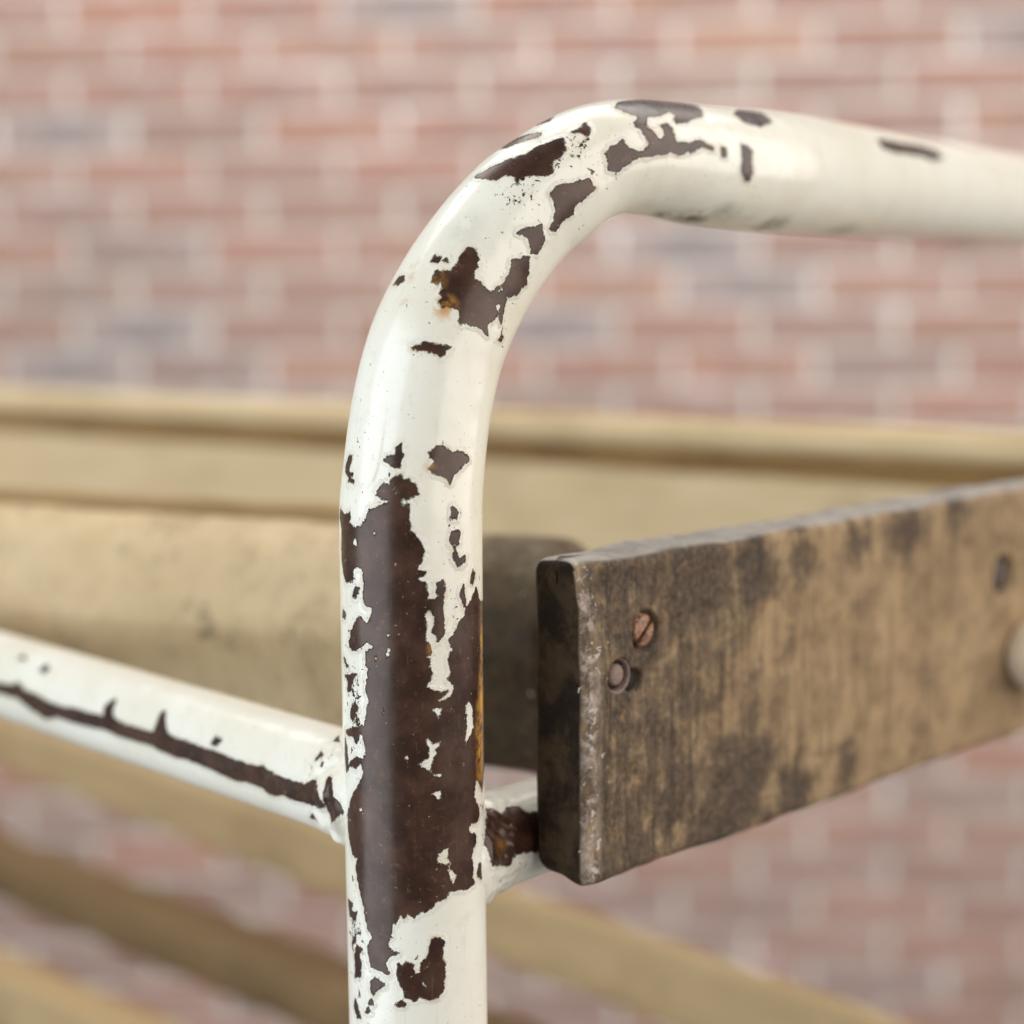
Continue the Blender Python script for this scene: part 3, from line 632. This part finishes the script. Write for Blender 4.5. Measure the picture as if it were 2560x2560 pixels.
# ------------------------------------------------------------------ boards
def board(name, P, xdir, tilt, L, Hh, T, er, dx, dn, mat, parent, amp=0.0004, corner_r=(0, 0), attr_fn=None, depress=None, seed=0):
    """P: world point of the lower front start corner; xdir along the board; rounded edges er; the front faces local -y"""
    x = Vector(xdir).normalized(); z0_ = Vector((0, 0, 1)); y = z0_.cross(x).normalized(); z = x.cross(y).normalized()
    q = Matrix.Rotation(tilt, 3, x); y = q @ y; z = q @ z
    # cross section loop, (y, z), starting bottom front going up
    def side(a, b, n): return [tuple(np.array(a) + (np.array(b) - np.array(a)) * k / n) for k in range(n)]
    def arc(cy, cz, a0, a1, n): return [(cy + er * math.cos(a0 + (a1 - a0) * k / n), cz + er * math.sin(a0 + (a1 - a0) * k / n)) for k in range(n)]
    nf = max(3, int((Hh - 2 * er) / dn)); na = max(3, int(er * 1.57 / dn)); ntp = max(2, int((T - 2 * er) / dn))
    loop = side((0, er), (0, Hh - er), nf) + arc(er, Hh - er, math.pi, math.pi / 2, na) + side((er, Hh), (T - er, Hh), ntp) + arc(T - er, Hh - er, math.pi / 2, 0, na) \
        + side((T, Hh - er), (T, er), max(3, nf // 4)) + arc(T - er, er, 0, -math.pi / 2, na) + side((T - er, 0), (er, 0), ntp) + arc(er, er, -math.pi / 2, -math.pi, na)
    loop = np.array(loop); nl = len(loop)
    # stations; ends: shrink the section by er along a quarter circle, then close to the middle line
    ne = max(4, int(er * 1.57 / dn))
    ends = [(er * (1 - math.cos(a)), er * (1 - math.sin(a))) for a in np.linspace(0, math.pi / 2, ne)]
    xs = [e[0] for e in ends] + list(np.arange(er + dx, L - er - dx * 0.5, dx)) + [L - e[0] for e in reversed(ends)]
    ins = [e[1] for e in ends] + [0] * (len(xs) - 2 * ne) + [e[1] for e in reversed(ends)]
    rings = []
    cy, cz = T / 2, Hh / 2
    def section(xx, i_):
        sec = loop.copy()
        sy = (T / 2 - i_) / (T / 2); sec[:, 0] = cy + (sec[:, 0] - cy) * sy
        sz = (Hh / 2 - i_) / (Hh / 2); sec[:, 1] = cz + (sec[:, 1] - cz) * sz
        for side_, cr in ((0, corner_r[0]), (1, corner_r[1])):
            e = xx if side_ == 0 else L - xx
            if cr > 0 and e < cr:
                drop = 0.75 * (cr - e)
                f = (Hh - drop) / Hh; sec[:, 1] *= f
        return sec
    def ring(xx, sec): rings.append(np.column_stack([np.full(nl, xx), sec]))
    s0 = section(0.0, er); mid = np.column_stack([np.full(nl, cy), np.clip(s0[:, 1], T * 0.4, Hh - T * 0.4)])
    for f in (0.0, 0.33, 0.66): ring(0.0, mid * (1 - f) + s0 * f)
    for xx, i_ in zip(xs, ins): ring(xx, section(xx, i_))
    s1 = section(L, er); mid1 = np.column_stack([np.full(nl, cy), np.clip(s1[:, 1], T * 0.4, s1[:, 1].max() - T * 0.3)])
    for f in (0.66, 0.33, 0.0): ring(L, mid1 * (1 - f) + s1 * f)
    A = np.concatenate(rings); nr = len(rings)
    # unevenness, moved along the outward direction
    outv = np.zeros_like(A); outv[:, 1] = (A[:, 1] - cy) / (T / 2); outv[:, 2] = (A[:, 2] - cz) / (Hh / 2)
    outv = np.sign(outv) * np.abs(outv) ** 4
    nz = np.array([mnoise.noise((a[0] * 45 + seed, a[1] * 90, a[2] * 60)) + 0.5 * mnoise.noise((a[0] * 140, a[1] * 200 + seed, a[2] * 160)) for a in A])
    A2 = A + outv * (nz * amp)[:, None]
    if depress is not None: A2 = depress(A2, A)
    Wm = np.array([list(x), list(y), list(z)])
    Wd = np.array(P) + A2 @ Wm
    idx = np.arange(nr * nl).reshape(nr, nl)
    a = idx[:-1]; b = idx[1:]; c = np.roll(idx, -1, axis=1)[1:]; d = np.roll(idx, -1, axis=1)[:-1]
    Fq = np.stack([a, d, c, b], -1).reshape(-1, 4)
    attrs = attr_fn(A, Wd) if attr_fn else None
    # the object's own axes follow the board, so that the grain does too
    o = mesh_np(name, A2, Fq[:, ::-1], mat, None, True, attrs)
    Mw = Matrix(((x.x, y.x, z.x, P[0]), (x.y, y.y, z.y, P[1]), (x.z, y.z, z.z, P[2]), (0, 0, 0, 1)))
    o.parent = parent
    par_inv = Matrix.Translation(-BASE) if parent is bench else parent.matrix_basis.inverted() @ Matrix.Translation(-BASE)
    o.matrix_basis = par_inv @ Mw
    return o, (x, y, z, Vector(P))

# ---- side plank to the right of the post
Pf = at(1452, 2230, 0.416)
PH = 0.0718
PT = 0.0140
# local frame of the plank for placing screws and stains
def plank_local(px, py):
    d = at(px, py, 1.0) - CAM; n = -pin
    t = (Pf - CAM).dot(n) / d.dot(n); p = CAM + d * t - Pf
    return p.dot(pdir), p.z
SCREWS = [(1615, 1578, 0.0038), (1547, 1690, 0.0030), (1586, 1702, 0.0022), (2512, 1440, 0.0048)]
scr_l = [(*plank_local(x, y), r) for x, y, r in SCREWS]
def plank_depress(A2, A):
    for u, v, r in scr_l:
        q = np.sqrt((A[:, 0] - u) ** 2 + (A[:, 2] - v) ** 2)
        k = np.clip((r * 1.36 - q) / (r * 0.3), 0, 1) * (A[:, 1] < 0.001)
        A2[:, 1] += k * 0.0024
    lowc = np.clip(1 - A[:, 0] / 0.012, 0, 1) ** 2 * np.clip(1 - A[:, 2] / 0.05, 0, 1) ** 3 * np.clip(A[:, 1] / PT, 0, 1)
    A2[:, 2] += lowc * 0.004
    # a split off piece at the top corner and nibbled edge along the left end
    k = np.clip(1 - np.sqrt(((A[:, 0] - 0.004) / 0.006) ** 2 + ((A[:, 2] - PH) / 0.012) ** 2), 0, 1) * (A[:, 1] < 0.006)
    A2[:, 1] += k * 0.0035
    return A2
BLOBS = [(1560, 1480, 15, 0.75), (1760, 1450, 15, 1.0), (1880, 1420, 11, 0.9), (2000, 1385, 8, 0.7), (1600, 1600, 14, 0.85), (1540, 1750, 13, 0.8), (1660, 1740, 11, 0.6), (1690, 1520, 11, 0.8), (1500, 1900, 10, 0.4),
         (1680, 2000, 14, 0.75), (1850, 1960, 16, 0.95), (1780, 2080, 14, 0.9), (1600, 2130, 11, 0.75), (1980, 1990, 11, 0.8), (2120, 1930, 9, 0.5), (2260, 1335, 11, 0.7), (2150, 1365, 8, 0.55), (2390, 1290, 9, 0.55), (1530, 2000, 8, 0.45),
         (1800, 1750, 10, 0.35), (2300, 1850, 9, 0.35), (1980, 1640, 7, 0.25)]
def plank_attr(A, Wd):
    st = np.full(len(A), -0.05); fk = np.zeros(len(A)); dp = np.zeros(len(A))
    for x, y, r, a in BLOBS:
        u, v = plank_local(x, y)
        q = np.sqrt((A[:, 0] - u) ** 2 + (A[:, 2] - v) ** 2) * 1000 / r
        st = np.maximum(st, a * np.clip(1.35 - q, 0, 1))
    # the worn left edge carries whitish flecks; stain and painted shade darken the end grain
    e = A[:, 0] * 1000
    front = A[:, 1] < 0.0012
    fk = np.clip(1.1 - np.abs(e - 4.0) / 8.0, 0, 1) * front * 0.72
    fk = np.maximum(fk, 0.28 * front * np.clip(1 - e / 60, 0, 1))
    st = np.where(front, st - 0.45 * np.clip(1 - np.abs(e - 1.5) / 3.0, 0, 1), st)
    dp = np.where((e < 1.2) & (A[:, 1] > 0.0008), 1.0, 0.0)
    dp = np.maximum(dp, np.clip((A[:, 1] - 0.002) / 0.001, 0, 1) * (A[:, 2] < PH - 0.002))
    # a general greying that fades along the plank
    st = np.maximum(st, 0.62 * np.clip(1.3 - e / 70, 0, 1)) + 0.08
    st = np.maximum(st, 0.75 * np.clip(1 - A[:, 2] / 0.022, 0, 1) * np.clip(1.6 - e / 90, 0, 1))
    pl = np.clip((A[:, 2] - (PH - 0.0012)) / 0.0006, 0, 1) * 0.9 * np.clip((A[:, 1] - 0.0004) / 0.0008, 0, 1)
    return {'stain': st, 'fleck': fk, 'stain_shade': dp, 'pale': pl, 'dirt': np.full(len(A), 1.0), 'edge': np.clip(1.2 - np.abs(e - 3.2) / 3.6, 0, 1) * front * 0.8}
plank, pf = board('side_plank', Pf, pdir, 0.0, 0.40, PH, PT, 0.0026, 0.0006, 0.0005, M_PLANK, bench, 0.0009, (0.0, 0.0), plank_attr, plank_depress, 3)
plank['label'] = 'brown stained wooden side plank with rusty screws'

def lathe(name, prof, n, mat, parent, M, smooth=True):
    """prof: list of (radius, height) revolved about local y, facing local -y"""
    V = []
    for r, h in prof:
        for k in range(n):
            a = 2 * math.pi * k / n; V.append((r * math.cos(a), h, r * math.sin(a)))
    F = []
    for i in range(len(prof) - 1):
        for k in range(n):
            F.append((i * n + k, (i + 1) * n + k, (i + 1) * n + (k + 1) % n, i * n + (k + 1) % n))
    o = mesh_np(name, np.array(V), np.array(F), mat, None, smooth)
    o.parent = parent; o.matrix_basis = M
    return o
def slotted_head(name, r, slot_w, ang, mat, u, v, depth, parent):
    """screw head: two domed half discs either side of a slot, over a sunken floor"""
    V, F = [], []
    n = 14
    for s in (-1, 1):
        b = len(V)
        for ri in (1.0, 0.86, 0.5, 0.0):
            for k in range(n + 1):
                a = -math.pi / 2 + math.pi * k / n
                xx = max(r * ri * math.cos(a), slot_w) if ri > 0 else slot_w
                zz = r * ri * math.sin(a)
                h = {1.0: 0.0009, 0.86: 0.00015, 0.5: -0.0001, 0.0: -0.00015}[ri]
                V.append((s * xx, h, zz))
        for i in range(3):
            for k in range(n):
                q = (b + i * (n + 1) + k, b + i * (n + 1) + k + 1, b + (i + 1) * (n + 1) + k + 1, b + (i + 1) * (n + 1) + k)
                F.append(q if s > 0 else q[::-1])
        # slot wall
        b2 = len(V)
        V += [(s * slot_w, -0.00015, -r * 0.95), (s * slot_w, -0.00015, r * 0.95), (s * slot_w, 0.0014, r * 0.95), (s * slot_w, 0.0014, -r * 0.95)]
        F.append((b2, b2 + 1, b2 + 2, b2 + 3))
    b = len(V)
    V += [(-r, 0.0013, -r * 0.7), (r, 0.0013, -r * 0.7), (r, 0.0013, r * 0.7), (-r, 0.0013, r * 0.7)]; F.append((b, b + 1, b + 2, b + 3))
    o = mesh_np(name, np.array(V), np.array(F), mat, None, False)
    o.parent = parent
    o.matrix_basis = Matrix.Translation((u, depth, v)) @ Matrix.Rotation(ang, 4, 'Y')
    return o
(u, v, r) = scr_l[0]
s1 = slotted_head('screw', r * 0.98, 0.00055, math.radians(48), M_RUST, u + 0.0004, v, 0.0007, plank)
lathe('screw_hole', [(0.0, 0.0), (r * 1.16, 0.0), (r * 1.2, 0.001)], 24, M_HOLE, s1, Matrix.Rotation(-math.radians(48), 4, 'Y') @ Matrix.Translation((0, 0.0016, 0)))
(u, v, r) = scr_l[1]
lathe('nail_head', [(0.0, -0.0004), (r * 0.6, -0.0004), (r * 0.8, 0.0), (r * 0.85, 0.0018)], 22, M_PINK, plank, Matrix.Translation((u + 0.0005, 0.0012, v)))
lathe('nail_ring', [(r * 1.12, 0.0022), (r * 1.2, 0.0003), (r * 1.33, -0.0001), (r * 1.5, 0.0004), (r * 1.55, 0.001)], 26, M_PINK, plank, Matrix.Translation((u, 0.0003, v)))
(u, v, r) = scr_l[2]
lathe('nail_hole', [(0.0, 0.0), (r * 1.15, 0.0), (r * 1.2, 0.0008)], 22, M_HOLE, plank, Matrix.Translation((u, 0.0016, v)))
lathe('nail_hole', [(0.0, 0.0), (scr_l[1][2] * 1.2, 0.0), (scr_l[1][2] * 1.25, 0.0008)], 22, M_HOLE, plank, Matrix.Translation((scr_l[1][0], 0.0020, scr_l[1][1])))
(u, v, r) = scr_l[3]
s2 = slotted_head('screw', r * 0.95, 0.0006, math.radians(20), M_DKRUST, u, v, 0.0008, plank)
lathe('screw_hole', [(0.0, 0.0), (r * 1.16, 0.0), (r * 1.2, 0.001)], 24, M_HOLE, s2, Matrix.Rotation(-math.radians(20), 4, 'Y') @ Matrix.Translation((0, 0.0013, 0)))
u, v = plank_local(2552, 1630)
cap = lathe('bolt_cap', [(0.0105 * math.sin(a), -0.0065 - 0.0105 * math.cos(a)) for a in np.linspace(0, 2.2, 14)] + [(0.0075, 0.001)], 36, M_CREAM, plank, Matrix.Translation((u, 0, v)))
cap['label'] = 'round cream domed bolt cap'

# ---- boards on the left and behind, running away to the left
def two_point(P0, P1, ext0, ext1):
    """start point, direction and length of a board along P0 -> P1 stretched at both ends"""
    d = (P1 - P0).normalized()
    return P0 - d * ext0, d, (P1 - P0).length + ext0 + ext1

# near slat (its end shows right of the post)
SD = math.radians(62.7); sdir = Vector((math.sin(SD), -math.cos(SD), 0))
e_top = at(1446, 1366, 0.497)                         # its upper right end
SH = 0.064
def slat_attr(A, Wd):
    L_ = A[:, 0].max()
    e = (L_ - A[:, 0]) * 1000                          # mm from the end
    st = np.clip(0.40 - (e - 38) / 16, -0.3, 0.40)
    st = np.maximum(st, np.where(A[:, 2] > SH - 0.004, 0.12, -0.3))
    for x, y, r, a in [(640, 1340, 3, 0.9), (380, 1300, 9, 0.30), (650, 1290, 6, 0.25), (500, 1590, 10, 0.25)]:
        w = np.array(at(x, y, 0.53)); q = np.linalg.norm((Wd - w) * np.array([1, 0.2, 1]), axis=1) * 1000 / r
        st = np.maximum(st, a * np.clip(1.3 - q, 0, 1))
    dp = 0.95 * np.clip(1.0 - (e - 30) / 14, 0, 1) * np.clip(1.15 - (A[:, 2] - SH * 0.55) / (SH * 0.42) * 0.4, 0.72, 1)  # stained end, plus painted shade from post and plank, stronger low down
    return {'stain': st, 'fleck': np.clip(0.5 - e / 60, 0, 0.5), 'stain_shade': dp, 'dirt': np.clip(1.0 - e / 130, 0.12, 1.0), 'pale': 0 * e}
SL = 0.62
P0 = e_top - sdir * SL - Vector((0, 0, SH))
def slat_round(A2, A):
    k = np.clip(1 - A[:, 1] / 0.009, 0, 1) * np.clip(1 - np.abs(A[:, 2] - SH * 0.55) / (SH * 0.56), 0, 1) ** 0.9
    A2[:, 1] -= k * 0.014
    return A2
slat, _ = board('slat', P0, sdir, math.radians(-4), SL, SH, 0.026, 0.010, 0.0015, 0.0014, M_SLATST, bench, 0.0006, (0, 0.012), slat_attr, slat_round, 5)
slat['label'] = 'near wooden slat, its end darkened by stain and painted shade'
# thin strip behind its upper edge, its brown painting the gap's shade
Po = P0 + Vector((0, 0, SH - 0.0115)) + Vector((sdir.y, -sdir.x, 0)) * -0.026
board('gap_shade_strip', Po, sdir, 0.0, SL - 0.07, 0.0145, 0.006, 0.0012, 0.02, 0.003, M_NEARSHADE, bench, 0.0006, (0, 0), None, None, 8)

# back slats
b0 = at(0, 1066, 0.985); b1 = at(1280, 1142, 0.800); b1.z = b0.z = 0.5 * (b0.z + b1.z)
bd = (b1 - b0).normalized(); bin_ = Vector((bd.y, -bd.x, 0))          # towards the camera
start, d_, L_ = two_point(b0, b1, 0.25, 0.42)
board('slat', start - Vector((0, 0, 0.078)), bd, math.radians(-8), L_, 0.076, 0.018, 0.003, 0.006, 0.003, M_SLAT, bench, 0.0006, (0, 0), None, None, 9)
board('gap_shade_strip', start - Vector((0, 0, 0.006)) - bin_ * 0.014, bd, 0.0, L_, 0.016, 0.008, 0.001, 0.02, 0.003, M_BACKSHADE, bench, 0.0006, (0, 0), None, None, 10)  # added strip, coloured as the shadow in the gap under the rail
board('top_rail', start + Vector((0, 0, 0.0085)) + bin_ * -0.008, bd, math.radians(-25), L_, 0.0125, 0.026, 0.004, 0.01, 0.002, M_SLAT, bench, 0.0006, (0, 0), None, None, 11)

# lower slats, far and out of focus
for (p0, p1, e0, e1, h, t_, mat, tilt, sd) in [
        (at(0, 1925, 1.18), at(1230, 2405, 0.85), 0.3, 0.35, 0.033, 0.014, M_LOWER, -4, 12),
        (at(0, 2262, 1.15), at(700, 2560, 0.93), 0.3, 0.35, 0.030, 0.034, M_DARKW, 0, 13),
        (at(0, 2590, 1.0), at(180, 2680, 0.95), 0.3, 0.30, 0.032, 0.03, M_LOWER, -4, 14)]:
    st_, dd, LL = two_point(p0, p1, e0, e1)
    board('lower_slat', st_, dd, math.radians(tilt), LL, h, t_, 0.006, 0.01, 0.003, mat, bench, 0.001, (0, 0), None, None, sd)
